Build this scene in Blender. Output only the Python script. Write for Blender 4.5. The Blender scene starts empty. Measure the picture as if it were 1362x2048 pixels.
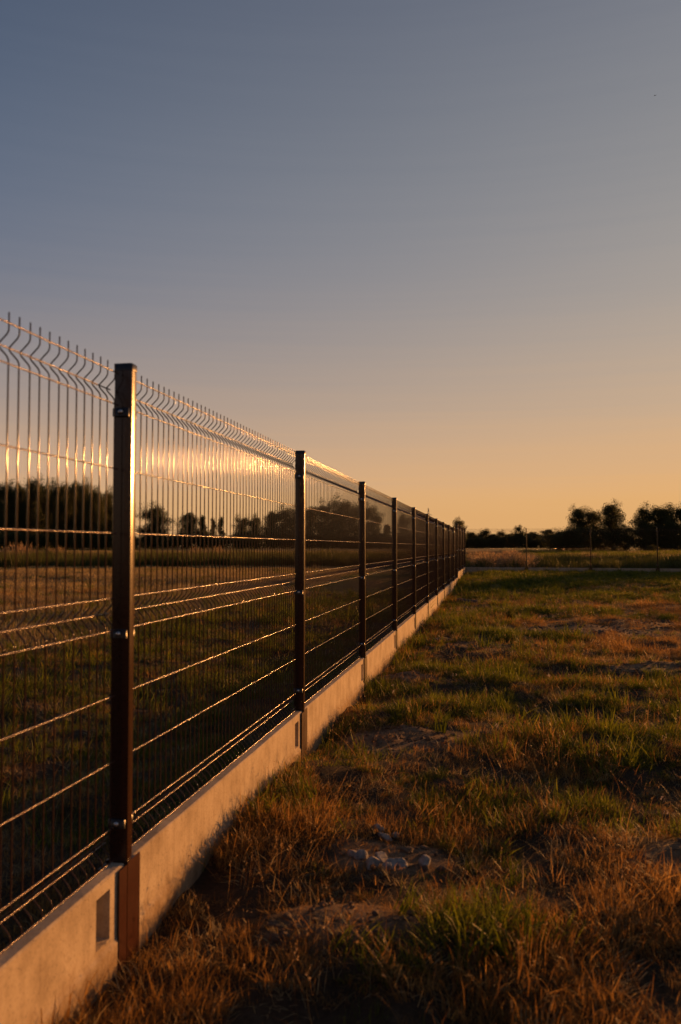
import bpy, math, random
import numpy as np
from mathutils import Vector, Matrix
R = math.radians
rnd = random.Random(7)
nrs = np.random.RandomState(11)
scene = bpy.context.scene
COL = scene.collection

# ------------------------------------------------------------------ camera
CAM_H, YAW, PITCH, FPX = 1.2626, 0.18147, 0.04202, 1669.2
cam_d = bpy.data.cameras.new('camera')
cam = bpy.data.objects.new('camera', cam_d); COL.objects.link(cam)
cam.location = (0, 0, CAM_H)
cam.rotation_euler = (math.pi / 2 + PITCH, 0, YAW)
cam_d.sensor_width = 36; cam_d.lens = FPX / 2048 * 36
cam_d.clip_start = 0.05; cam_d.clip_end = 9000
cam_d.dof.use_dof = True; cam_d.dof.focus_distance = 10.0; cam_d.dof.aperture_fstop = 3.6
scene.camera = cam

# ------------------------------------------------------------------ sky and sun
SUN_AZ, SUN_EL = R(31.6), R(5.8)            # azimuth from +Y towards +X
world = bpy.data.worlds.new('World'); scene.world = world; world.use_nodes = True
wn = world.node_tree.nodes; wl = world.node_tree.links
bg = wn['Background']; bg.inputs[1].default_value = 0.66
def wmath(op, a, b=None, clamp=False):
    q = wn.new('ShaderNodeMath'); q.operation = op; q.use_clamp = clamp
    for i, v in enumerate((a, b)):
        if v is None: continue
        if isinstance(v, (int, float)): q.inputs[i].default_value = v
        else: wl.new(v, q.inputs[i])
    return q.outputs[0]
def wramp(fac, stops, interp='B_SPLINE'):
    r = wn.new('ShaderNodeValToRGB'); r.color_ramp.interpolation = interp; e = r.color_ramp.elements
    e[0].position, e[0].color = stops[0][0], (*stops[0][1], 1); e[1].position, e[1].color = stops[-1][0], (*stops[-1][1], 1)
    for p_, c_ in stops[1:-1]:
        k_ = e.new(p_); k_.color = (*c_, 1)
    wl.new(fac, r.inputs[0]); return r.outputs[0]
tcw = wn.new('ShaderNodeTexCoord'); sep = wn.new('ShaderNodeSeparateXYZ'); wl.new(tcw.outputs['Generated'], sep.inputs[0])
elev = wmath('MULTIPLY', wmath('ARCSINE', sep.outputs[2]), 180 / math.pi)                    # degrees above the horizon
azim = wmath('ARCTAN2', sep.outputs[0], sep.outputs[1])
dif = wmath('ABSOLUTE', wmath('SUBTRACT', azim, SUN_AZ))
away = wmath('DIVIDE', wmath('MINIMUM', dif, wmath('SUBTRACT', 2 * math.pi, dif)), math.pi)   # 0 at the sun's azimuth, 1 opposite it
# thin streaks of haze low over the horizon
mpw = wn.new('ShaderNodeMapping'); mpw.inputs['Scale'].default_value = (2.2, 2.2, 95); wl.new(tcw.outputs['Generated'], mpw.inputs[0])
nzw = wn.new('ShaderNodeTexNoise'); nzw.inputs['Scale'].default_value = 1.0; nzw.inputs['Detail'].default_value = 3; wl.new(mpw.outputs[0], nzw.inputs[0])
elev2 = wmath('ADD', elev, wmath('MULTIPLY', wmath('SUBTRACT', nzw.outputs[0], .5), 1.7))
e90 = wmath('DIVIDE', elev2, 90.0, True)
E_ = lambda d: d / 90
SUNSIDE = wramp(e90, [(0, (.76, .40, .145)), (E_(2.5), (.78, .43, .16)), (E_(4.5), (.775, .438, .188)), (E_(9.5), (.58, .42, .284)), (E_(17), (.38, .348, .322)), (E_(26), (.258, .26, .272)), (E_(34), (.19, .20, .238)), (E_(60), (.09, .112, .165)), (1, (.06, .083, .137))])
FARSIDE = wramp(e90, [(0, (.66, .36, .16)), (E_(2.5), (.67, .39, .18)), (E_(4.5), (.64, .395, .228)), (E_(9.5), (.36, .297, .262)), (E_(17), (.168, .193, .255)), (E_(26), (.106, .138, .202)), (E_(34), (.075, .102, .161)), (E_(60), (.05, .075, .132)), (1, (.06, .083, .137))])
mxw = wn.new('ShaderNodeMixRGB'); wl.new(SUNSIDE, mxw.inputs[1]); wl.new(FARSIDE, mxw.inputs[2])
wl.new(wramp(away, [(0, (-.0, 0, 0)), (.09, (.0, 0, 0)), (.22, (.5, .5, .5)), (.36, (1, 1, 1)), (1, (1, 1, 1))], 'LINEAR'), mxw.inputs[0])
# the anti-solar half of the sky is duller; the air round the sun glows
dim = wramp(away, [(0, (1.25, 1.18, 1.0)), (.09, (1, 1, 1)), (.38, (1, 1, 1)), (1, (.62, .66, .78))], 'EASE')
mxd = wn.new('ShaderNodeMixRGB'); mxd.blend_type = 'MULTIPLY'; mxd.inputs[0].default_value = 1
wl.new(mxw.outputs[0], mxd.inputs[1]); wl.new(dim, mxd.inputs[2]); wl.new(mxd.outputs[0], bg.inputs[0])
sun_d = bpy.data.lights.new('sun', 'SUN'); sun = bpy.data.objects.new('sun', sun_d); COL.objects.link(sun)
sun_d.energy = 5.0; sun_d.angle = R(0.53); sun_d.color = (1.0, 0.40, 0.10)
sdir = Vector((math.sin(SUN_AZ) * math.cos(SUN_EL), math.cos(SUN_AZ) * math.cos(SUN_EL), math.sin(SUN_EL)))
sun.rotation_euler = sdir.to_track_quat('Z', 'Y').to_euler(); sun.location = (30, 40, 30)
vs = scene.view_settings
vs.view_transform = 'Standard'; vs.look = 'None'; vs.gamma = 1; vs.exposure = 0.6; vs.use_curve_mapping = False
scene.cycles.use_denoising = True
scene.cycles.max_bounces = 4; scene.cycles.diffuse_bounces = 2; scene.cycles.glossy_bounces = 2; scene.cycles.transmission_bounces = 2; scene.cycles.transparent_max_bounces = 8
scene.render.film_transparent = False

# ------------------------------------------------------------------ helpers
def ground_at(px, py, z=0.0):
    """point on the plane z that stands at a place of the photograph (used once, to survey the site)"""
    u = (px - 681) / FPX; v = (1024 - py) / FPX
    d = math.cos(PITCH) - v * math.sin(PITCH); w = math.sin(PITCH) + v * math.cos(PITCH)
    x = math.cos(YAW) * u - math.sin(YAW) * d; y = math.sin(YAW) * u + math.cos(YAW) * d
    t = (z - CAM_H) / w
    return x * t, y * t
def bearing(px, dist):
    u = (px - 681) / FPX
    x = math.cos(YAW) * u - math.sin(YAW); y = math.sin(YAW) * u + math.cos(YAW)
    return x * dist, y * dist
def tag(o, label=None, cat=None, group=None, kind=None):
    if label: o['label'] = label
    if cat: o['category'] = cat
    if group: o['group'] = group
    if kind: o['kind'] = kind
    return o
def link(name, me, parent=None, loc=(0, 0, 0)):
    o = bpy.data.objects.new(name, me); COL.objects.link(o); o.location = loc
    if parent: o.parent = parent
    return o
def empty(name, loc=(0, 0, 0), parent=None):
    o = link(name, None, parent, loc); o.empty_display_size = 0.2
    return o
class MB:
    def __init__(s): s.v = []; s.f = []; s.sm = []
    def add(s, vs, fs, smooth=False):
        b = len(s.v); s.v += [tuple(v) for v in vs]; s.f += [tuple(i + b for i in f) for f in fs]; s.sm += [smooth] * len(fs)
    def box(s, x0, x1, y0, y1, z0, z1, bev=0.0):
        if bev <= 0:
            s.add([(x0, y0, z0), (x1, y0, z0), (x1, y1, z0), (x0, y1, z0), (x0, y0, z1), (x1, y0, z1), (x1, y1, z1), (x0, y1, z1)],
                  [(3, 2, 1, 0), (4, 5, 6, 7), (0, 1, 5, 4), (1, 2, 6, 5), (2, 3, 7, 6), (3, 0, 4, 7)])
        else:
            s.prism(x0, x1, y0, y1, z0, z1, bev)
    def prism(s, x0, x1, y0, y1, z0, z1, r, n=3, top=0.0):
        """upright box with rounded vertical edges (and a small top chamfer)"""
        ring = []
        for cx, cy, a0 in ((x1 - r, y1 - r, 0), (x0 + r, y1 - r, 90), (x0 + r, y0 + r, 180), (x1 - r, y0 + r, 270)):
            for k in range(n + 1):
                a = R(a0 + 90 * k / n); ring.append((cx + r * math.cos(a), cy + r * math.sin(a)))
        m = len(ring); mx, my = (x0 + x1) / 2, (y0 + y1) / 2
        levels = [(z0, 0), (z1 - top, 0)] + ([(z1, top)] if top else [])
        vs = []
        for z, ins in levels:
            for x, y in ring:
                dx, dy = x - mx, y - my
                vs.append((mx + dx * (1 - ins / ((x1 - x0) / 2)), my + dy * (1 - ins / ((y1 - y0) / 2)), z))
        fs = []
        for l in range(len(levels) - 1):
            for i in range(m): fs.append((l * m + i, l * m + (i + 1) % m, (l + 1) * m + (i + 1) % m, (l + 1) * m + i))
        s.add(vs, fs, True)
        b = len(vs)
        L = len(levels) - 1
        s.add([vs[L * m + i] for i in range(m)], [tuple(range(m))])
        s.add([vs[i] for i in range(m)], [tuple(range(m - 1, -1, -1))])
    def tube(s, pts, rad, n=6, cap=True):
        pts = [Vector(p) for p in pts]; vs = []; fs = []
        rads = rad if isinstance(rad, (list, tuple)) else [rad] * len(pts)
        t0 = (pts[1] - pts[0]).normalized()
        u = t0.cross(Vector((0.31, 0.95, 0.02))).normalized()
        if u.length < .1: u = t0.orthogonal().normalized()
        for i, p in enumerate(pts):
            t = (pts[min(i + 1, len(pts) - 1)] - pts[max(i - 1, 0)]).normalized()
            u = (u - t * u.dot(t)).normalized(); w = t.cross(u)
            for k in range(n):
                a = 2 * math.pi * k / n
                vs.append(p + (u * math.cos(a) + w * math.sin(a)) * rads[i])
        for i in range(len(pts) - 1):
            for k in range(n):
                fs.append((i * n + k, i * n + (k + 1) % n, (i + 1) * n + (k + 1) % n, (i + 1) * n + k))
        s.add(vs, fs, True)
        if cap:
            s.add([vs[k] for k in range(n)], [tuple(range(n - 1, -1, -1))])
            s.add([vs[(len(pts) - 1) * n + k] for k in range(n)], [tuple(range(n))])
    def mesh(s, name, mat):
        me = bpy.data.meshes.new(name); me.from_pydata(s.v, [], s.f)
        me.polygons.foreach_set('use_smooth', s.sm)
        if mat: me.materials.append(mat)
        me.update(); return me
# smooth lattice noise
_tab = np.random.RandomState(5).rand(256, 256)
def vnoise(x, y):
    x = np.asarray(x, float); y = np.asarray(y, float)
    xi = np.floor(x).astype(int); yi = np.floor(y).astype(int); fx = x - xi; fy = y - yi
    fx = fx * fx * (3 - 2 * fx); fy = fy * fy * (3 - 2 * fy)
    g = lambda a, b: _tab[a % 256, b % 256]
    return (g(xi, yi) * (1 - fx) + g(xi + 1, yi) * fx) * (1 - fy) + (g(xi, yi + 1) * (1 - fx) + g(xi + 1, yi + 1) * fx) * fy
def fbm(x, y, o=4):
    s = 0; a = .5; t = 0
    for k in range(o):
        s = s + a * vnoise(x * 2 ** k + 17.3 * k, y * 2 ** k + 9.1 * k); t += a; a *= .5
    return s / t
def sstep(a, b, x):
    t = np.clip((np.asarray(x, float) - a) / (b - a), 0, 1); return t * t * (3 - 2 * t)

# ------------------------------------------------------------------ materials
def mat(name):
    m = bpy.data.materials.new(name); m.use_nodes = True
    return m, m.node_tree.nodes, m.node_tree.links, m.node_tree.nodes['Principled BSDF']
def ramp(n, stops):
    r = n.new('ShaderNodeValToRGB'); e = r.color_ramp.elements
    e[0].position, e[0].color = stops[0][0], (*stops[0][1], 1)
    e[1].position, e[1].color = stops[-1][0], (*stops[-1][1], 1)
    for p, c in stops[1:-1]:
        k = e.new(p); k.color = (*c, 1)
    return r
def noise(n, l, scale, detail=4, rough=.55, coord='Object'):
    tc = n.new('ShaderNodeTexCoord'); t = n.new('ShaderNodeTexNoise')
    t.inputs['Scale'].default_value = scale; t.inputs['Detail'].default_value = detail; t.inputs['Roughness'].default_value = rough
    l.new(tc.outputs[coord], t.inputs['Vector']); return t
def paint_material(name, base, rough, bands=False, grain=.12):
    m, n, l, p = mat(name)
    t = noise(n, l, 60, 3)
    r = ramp(n, [(.3, tuple(c * .8 for c in base)), (.7, tuple(c * 1.2 for c in base))]); l.new(t.outputs[0], r.inputs[0]); l.new(r.outputs[0], p.inputs['Base Color'])
    t2 = noise(n, l, 9, 5); mr = n.new('ShaderNodeMapRange')
    mr.inputs[3].default_value = rough * .85; mr.inputs[4].default_value = rough * 1.2
    l.new(t2.outputs[0], mr.inputs[0]); l.new(mr.outputs[0], p.inputs['Roughness'])
    b = n.new('ShaderNodeBump'); b.inputs['Strength'].default_value = grain; b.inputs['Distance'].default_value = .001
    if bands:
        tc = n.new('ShaderNodeTexCoord'); w = n.new('ShaderNodeTexWave'); w.bands_direction = 'Y'
        w.inputs['Scale'].default_value = 21; w.inputs['Distortion'].default_value = .5
        l.new(tc.outputs['Object'], w.inputs['Vector']); l.new(w.outputs[0], b.inputs['Height'])
        b.inputs['Strength'].default_value = .55; b.inputs['Distance'].default_value = .0012
    else:
        t3 = noise(n, l, 700, 2); l.new(t3.outputs[0], b.inputs['Height'])
    l.new(b.outputs[0], p.inputs['Normal'])
    return m
M_post = paint_material('brown powder coat post', (.030, .012, .007), .17)
M_wire = paint_material('brown powder coat wire', (.05, .026, .017), .10, False, .012); M_wire.node_tree.nodes['Principled BSDF'].inputs['Specular IOR Level'].default_value = .28
M_hwire = paint_material('brown powder coat cross wire', (.075, .038, .026), .18, True)
M_bracket = paint_material('brown bracket', (.034, .006, .003), .3)
M_plastic = paint_material('black plastic', (.012, .011, .011), .3)
def steel():
    m, n, l, p = mat('zinc steel'); p.inputs['Metallic'].default_value = 1; p.inputs['Roughness'].default_value = .3
    t = noise(n, l, 300, 2); r = ramp(n, [(.3, (.45, .45, .45)), (.7, (.65, .65, .64))]); l.new(t.outputs[0], r.inputs[0]); l.new(r.outputs[0], p.inputs['Base Color'])
    return m
M_steel = steel()
def concrete():
    m, n, l, p = mat('precast concrete')
    def mul(a, b, f):
        mx = n.new('ShaderNodeMixRGB'); mx.blend_type = 'MULTIPLY'; mx.inputs[0].default_value = f
        l.new(a, mx.inputs[1]); l.new(b, mx.inputs[2]); return mx.outputs[0]
    t = noise(n, l, 5, 8, .72, 'Generated'); tc = n.new('ShaderNodeTexCoord'); oi = n.new('ShaderNodeObjectInfo')
    off = n.new('ShaderNodeVectorMath'); off.operation = 'ADD'; cmb = n.new('ShaderNodeCombineXYZ')
    mu = n.new('ShaderNodeMath'); mu.operation = 'MULTIPLY'; mu.inputs[1].default_value = 37; l.new(oi.outputs['Random'], mu.inputs[0])
    l.new(mu.outputs[0], cmb.inputs[1]); l.new(tc.outputs['Object'], off.inputs[0]); l.new(cmb.outputs[0], off.inputs[1])
    def nz(scale, detail, rough, vec=None):
        q = n.new('ShaderNodeTexNoise'); q.inputs['Scale'].default_value = scale; q.inputs['Detail'].default_value = detail; q.inputs['Roughness'].default_value = rough
        l.new(vec or off.outputs[0], q.inputs['Vector']); return q.outputs[0]
    base = ramp(n, [(.32, (.27, .215, .15)), (.5, (.37, .305, .22)), (.68, (.44, .37, .275))]); l.new(nz(6, 8, .7), base.inputs[0])
    st = n.new('ShaderNodeMapping'); st.inputs['Scale'].default_value = (1, 22, 1.5); l.new(off.outputs[0], st.inputs[0])
    streak = ramp(n, [(.36, (.62, .58, .55)), (.52, (1, 1, 1))]); l.new(nz(1.0, 4, .6, st.outputs[0]), streak.inputs[0])
    grit = ramp(n, [(.30, (.45, .42, .4)), (.44, (1, 1, 1))]); l.new(nz(110, 3, .7), grit.inputs[0])
    vo = n.new('ShaderNodeTexVoronoi'); vo.inputs['Scale'].default_value = 55; l.new(off.outputs[0], vo.inputs['Vector'])
    hole = ramp(n, [(.07, (.3, .28, .26)), (.12, (1, 1, 1))]); l.new(vo.outputs['Distance'], hole.inputs[0])
    # soil splashed up from the ground, with a ragged upper edge
    sx_ = n.new('ShaderNodeSeparateXYZ'); l.new(tc.outputs['Object'], sx_.inputs[0])
    sp = n.new('ShaderNodeMath'); sp.operation = 'MULTIPLY_ADD'; sp.inputs[1].default_value = .22; l.new(nz(14, 6, .75), sp.inputs[0])
    ng_ = n.new('ShaderNodeMath'); ng_.operation = 'MULTIPLY'; ng_.inputs[1].default_value = -1; l.new(sx_.outputs[2], ng_.inputs[0]); l.new(ng_.outputs[0], sp.inputs[2])
    mud = ramp(n, [(.02, (1, 1, 1)), (.10, (.60, .50, .40))]); l.new(sp.outputs[0], mud.inputs[0])
    c = mul(mul(mul(mul(base.outputs[0], streak.outputs[0], .38), grit.outputs[0], .7), hole.outputs[0], .8), mud.outputs[0], .9)
    l.new(c, p.inputs['Base Color']); p.inputs['Roughness'].default_value = .92; p.inputs['Specular IOR Level'].default_value = .12
    b = n.new('ShaderNodeBump'); b.inputs['Strength'].default_value = .6; b.inputs['Distance'].default_value = .003; l.new(nz(60, 6, .7), b.inputs['Height'])
    b2 = n.new('ShaderNodeBump'); b2.inputs['Strength'].default_value = .8; b2.inputs['Distance'].default_value = .002; l.new(hole.outputs[0], b2.inputs['Height']); l.new(b.outputs[0], b2.inputs['Normal'])
    l.new(b2.outputs[0], p.inputs['Normal'])
    return m
M_conc = concrete()
def leafy(name, cols, trans=.4, rough=.55):
    """thin leaf: reflecting and letting light through; colour varies by plant and by blade"""
    m, n, l, p = mat(name)
    oi = n.new('ShaderNodeObjectInfo'); at = n.new('ShaderNodeAttribute'); at.attribute_name = 'tint'
    ad = n.new('ShaderNodeMath'); ad.operation = 'MULTIPLY_ADD'; ad.inputs[1].default_value = .55
    mu = n.new('ShaderNodeMath'); mu.operation = 'MULTIPLY'; mu.inputs[1].default_value = .45
    l.new(oi.outputs['Random'], mu.inputs[0]); l.new(at.outputs['Fac'], ad.inputs[0]); l.new(mu.outputs[0], ad.inputs[2])
    r = ramp(n, [(i / (len(cols) - 1), c) for i, c in enumerate(cols)]); l.new(ad.outputs[0], r.inputs[0])
    l.new(r.outputs[0], p.inputs['Base Color']); p.inputs['Roughness'].default_value = rough; p.inputs['Specular IOR Level'].default_value = .25
    tr = n.new('ShaderNodeBsdfTranslucent'); l.new(r.outputs[0], tr.inputs[0])
    mix = n.new('ShaderNodeMixShader'); mix.inputs[0].default_value = trans
    l.new(p.outputs[0], mix.inputs[1]); l.new(tr.outputs[0], mix.inputs[2]); l.new(mix.outputs[0], n['Material Output'].inputs[0])
    return m
M_green = leafy('green grass blade', [(.035, .05, .004), (.08, .10, .007), (.19, .19, .015)], .58)
M_dry = leafy('dry grass blade', [(.10, .048, .012), (.25, .13, .034), (.52, .31, .09)], .55)
M_straw = leafy('straw', [(.16, .115, .05), (.32, .23, .10), (.48, .36, .165)], .4)
M_tall = leafy('tall meadow grass', [(.035, .05, .009), (.065, .074, .014), (.11, .10, .022)], .45)
M_seed = leafy('meadow seed heads', [(.22, .13, .06), (.34, .22, .11), (.44, .31, .17)], .4)
M_leafA = leafy('dark leaves', [(.018, .026, .006), (.034, .044, .010), (.062, .066, .015)], .3)
M_leafB = leafy('olive leaves', [(.028, .034, .007), (.05, .055, .012), (.09, .082, .019)], .36)
def bark():
    m, n, l, p = mat('bark'); t = noise(n, l, 14, 4)
    r = ramp(n, [(.3, (.035, .026, .018)), (.7, (.09, .07, .05))]); l.new(t.outputs[0], r.inputs[0]); l.new(r.outputs[0], p.inputs['Base Color']); p.inputs['Roughness'].default_value = .9
    return m
M_bark = bark()

# ------------------------------------------------------------------ the land
FX = -1.18297; FY0 = 2.54598; BAY = 2.5; NB = 14
STEP = .17
PATCH = [ground_at(*q) + s for q, s in [((765, 1482), (.56, .40)), ((665, 1866), (.24, .17)), ((780, 1712), (.30, .20)),
         ((1345, 1738), (.18, .20)), ((1180, 1262), (1.2, .9)), ((960, 1295), (.6, .3)), ((800, 1358), (.3, .2)), ((1300, 1345), (.5, .3)), ((1330, 1250), (1.0, .6))]]
def sand_mask(x, y):
    m = np.zeros_like(np.asarray(x, float))
    wob = (fbm(np.asarray(x) * 4.1, np.asarray(y) * 4.1, 4) - .5) * 1.7
    for cx, cy, a, b in PATCH:
        d = np.sqrt(((x - cx) / a) ** 2 + ((y - cy) / b) ** 2) + wob
        m = np.maximum(m, 1 - sstep(.65, 1.2, d))
    return m
def ground_z(x, y):
    x = np.asarray(x, float); y = np.asarray(y, float)
    r = np.hypot(x, y)
    z = STEP * sstep(23.5, 27.6, y + .15 * x) + .08 * sstep(29, 34, y) * sstep(-3, 0, x)
    z = z + .30 * sstep(48, 130, r) + .35 * sstep(110, 220, r)
    near = 1 - sstep(20, 60, r)
    z = z + near * ((fbm(x * 1.1 + 3, y * 1.1, 3) - .5) * .15 + (fbm(x * 4, y * 4 + 8, 3) - .5) * .085)
    z = z + (1 - near) * (fbm(x * .05, y * .05, 2) - .5) * .10
    z = z - (.015 + .02 * (1 - sstep(.05, .28, np.abs(x - FX)))) * (1 - sstep(.2, .6, np.abs(x - FX))) * (y < 36) + .02 * sand_mask(x, y) * near
    return z
def green_mask(x, y):
    """0 dry, 1 green"""
    x = np.asarray(x, float); y = np.asarray(y, float)
    n = fbm(x * .55 + 40, y * .55 + 3, 4)
    g = .43 + (n - .5) * 3.2 + (fbm(x * 2.6 + 7, y * 2.6, 3) - .5) * 1.2
    right = x > FX
    g = g + right * (1.2 * sstep(16, 22, y) - .25 * sstep(.8, 3, x) * (1 - sstep(13, 18, y)) * sstep(5, 8, y) + .25 * (1 - sstep(.0, .5, np.abs(x + .1))) * (1 - sstep(6, 9, y)))
    g = g + (~right) * (.55 * (1 - sstep(2.5, 5, FX - x)) - .75 * sstep(5, 9, FX - x))
    g = np.where(y > 35.5, .35 + 1.2 * sstep(0, 8, x) + (n - .5), g)
    return np.clip(g, 0, 1)

def axis(lo, a, b, hi, step, grow):
    out = list(np.arange(a, b, step)); s = step; v = out[-1]
    while v < hi: s *= grow; v += s; out.append(v)
    s = step; v = a; low = []
    while v > lo: s *= grow; v -= s; low.append(v)
    return np.array(low[::-1] + out)
gx = axis(-3000, -3.2, 4.0, 3000, .06, 1.10); gy = axis(-400, 1.4, 9.0, 5000, .06, 1.085)
X, Y = np.meshgrid(gx, gy); Z = ground_z(X, Y)
nx, ny = len(gx), len(gy)
idx = np.arange(nx * ny).reshape(ny, nx)
faces = np.stack([idx[:-1, :-1], idx[:-1, 1:], idx[1:, 1:], idx[1:, :-1]], -1).reshape(-1, 4)
me = bpy.data.meshes.new('ground'); me.from_pydata(np.stack([X, Y, Z], -1).reshape(-1, 3).tolist(), [], faces.tolist())
me.polygons.foreach_set('use_smooth', [True] * len(me.polygons))
for nm, arr in (('sand', sand_mask(X, Y)), ('green', green_mask(X, Y)), ('thatch', sstep(14, 32, np.hypot(X, Y)))):
    at = me.attributes.new(nm, 'FLOAT', 'POINT'); at.data.foreach_set('value', arr.reshape(-1).astype(np.float32))
def ground_material():
    m, n, l, p = mat('meadow soil')
    def A(nm):
        a = n.new('ShaderNodeAttribute'); a.attribute_name = nm; return a.outputs['Fac']
    t = noise(n, l, 3, 8, .7); tf = noise(n, l, 45, 6, .75)
    mixn = n.new('ShaderNodeMath'); mixn.operation = 'MULTIPLY_ADD'; mixn.inputs[1].default_value = .5
    h = n.new('ShaderNodeMath'); h.operation = 'MULTIPLY'; h.inputs[1].default_value = .5
    l.new(tf.outputs[0], h.inputs[0]); l.new(t.outputs[0], mixn.inputs[0]); l.new(h.outputs[0], mixn.inputs[2])
    dry = ramp(n, [(.33, (.07, .038, .017)), (.5, (.15, .085, .036)), (.66, (.25, .155, .07))])
    grn = ramp(n, [(.33, (.028, .038, .006)), (.5, (.055, .07, .011)), (.66, (.095, .105, .02))])
    snd = ramp(n, [(.36, (.085, .052, .028)), (.5, (.165, .105, .06)), (.64, (.27, .185, .11))])
    for q in (dry, grn, snd): l.new(mixn.outputs[0], q.inputs[0])
    a = n.new('ShaderNodeMixRGB'); l.new(A('green'), a.inputs[0]); l.new(dry.outputs[0], a.inputs[1]); l.new(grn.outputs[0], a.inputs[2])
    soil = ramp(n, [(.36, (.022, .015, .009)), (.5, (.045, .030, .018)), (.64, (.085, .058, .034))]); l.new(mixn.outputs[0], soil.inputs[0])
    a2 = n.new('ShaderNodeMixRGB'); l.new(A('thatch'), a2.inputs[0]); l.new(soil.outputs[0], a2.inputs[1]); l.new(a.outputs[0], a2.inputs[2])
    b = n.new('ShaderNodeMixRGB'); l.new(A('sand'), b.inputs[0]); l.new(a2.outputs[0], b.inputs[1]); l.new(snd.outputs[0], b.inputs[2])
    l.new(b.outputs[0], p.inputs['Base Color']); p.inputs['Roughness'].default_value = .95; p.inputs['Specular IOR Level'].default_value = .1
    bp = n.new('ShaderNodeBump'); bp.inputs['Strength'].default_value = .9; bp.inputs['Distance'].default_value = .03
    l.new(mixn.outputs[0], bp.inputs['Height']); l.new(bp.outputs[0], p.inputs['Normal'])
    return m
M_ground = ground_material(); me.materials.append(M_ground)
ground = tag(link('ground', me), kind='structure')

# ------------------------------------------------------------------ fences
Z_WB, SP, FO = .272, .2072, .0516        # lowest cross wire, mesh pitch, half a fold
zs = [Z_WB]
for k, d in enumerate([FO, FO, SP, SP, SP, FO, FO, SP, SP, SP, FO, FO]): zs.append(zs[-1] + d)
FOLD = {1, 6, 11}; DEP = .029
def fold_x(i): return -DEP if i in FOLD else 0.0
def rod_path():
    pts = [(0, 0, Z_WB - .008)]
    for i in sorted(FOLD):
        z = zs[i]
        pts += [(0, 0, z - .046), (0, 0, z - .040), (-DEP * .12, 0, z - .032), (-DEP * .22, 0, z - .028), (-DEP * .82, 0, z - .009), (-DEP * .96, 0, z - .003), (-DEP * .96, 0, z + .003), (-DEP * .82, 0, z + .008), (-DEP * .22, 0, z + .025), (-DEP * .12, 0, z + .029), (0, 0, z + .036), (0, 0, z + .042)]
    pts.append((0, 0, zs[-1] + .03))
    return pts
RODP = rod_path(); Y_R0, N_R, Y_STEP = .05, 49, .05
m = MB(); m.tube(RODP, 0.0023, 6); ME_rod = m.mesh('vertical_wire', M_wire)
m = MB(); m.tube([(0, .034, 0), (0, 2.466, 0)], 0.0023, 8); ME_hw = m.mesh('horizontal_wire', M_hwire)
m = MB()
for i in range(N_R): m.tube([(x, Y_R0 + i * Y_STEP, z) for x, _, z in RODP], 0.0023, 6, False)
for i, z in enumerate(zs): m.tube([(fold_x(i) + .0052, .034, z), (fold_x(i) + .0052, 2.466, z)], 0.0023, 5)
ME_panel = m.mesh('wire_panel', M_wire)
PX = -.014                               # the mesh hangs a little behind the middle of the posts
m = MB(); m.prism(-.03, .03, -.02, .02, -.45, 1.85, .004); ME_post = m.mesh('post', M_post)
m = MB(); m.prism(-.032, .032, -.022, .022, 1.838, 1.862, .006, 3, .004); ME_cap = m.mesh('cap', M_plastic)
def clamp_mesh(side):
    m = MB(); y0, y1 = (-.034, -.021) if side < 0 else (.021, .034)
    m.prism(-.030, .026, y0, y1, -.014, .014, .004, 2, .003)
    return m.mesh('clamp', M_plastic)
ME_cl = [clamp_mesh(-1), clamp_mesh(1)]
def bolt_mesh(side):
    m = MB(); ys = -1 if side < 0 else 1
    prof = [(.0085, .033), (.0085, .036), (.0065, .040), (.003, .0415)]; n = 10; vs = []; fs = []
    for r_, y_ in prof:
        for k in range(n):
            a = 2 * math.pi * k / n; vs.append((r_ * math.cos(a), ys * y_, r_ * math.sin(a)))
    for j in range(len(prof) - 1):
        for k in range(n):
            f = (j * n + k, j * n + (k + 1) % n, (j + 1) * n + (k + 1) % n, (j + 1) * n + k); fs.append(f if ys < 0 else f[::-1])
    fs.append(tuple((len(prof) - 1) * n + k for k in range(n)))
    m.add(vs, fs, True); return m.mesh('bolt', M_steel)
ME_bo = [bolt_mesh(-1), bolt_mesh(1)]
CL_Z = [1.70, .985, .385]
m = MB(); m.box(.0315, .0340, -.078, -.024, -.05, .258, 0); m.box(-.0385, -.0355, -.078, -.024, -.05, .258, 0); m.box(-.0355, .0310, -.0235, -.0205, -.05, .256, 0); ME_brA = m.mesh('board_bracket', M_bracket)
m = MB(); m.box(.0320, .0350, -.022, .070, -.05, .266, 0); m.box(-.0395, -.0355, -.021, .070, -.05, .266, 0); m.box(-.0355, .0310, .0205, .0235, -.05, .256, 0); ME_brB = m.mesh('board_bracket', M_bracket)
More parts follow.
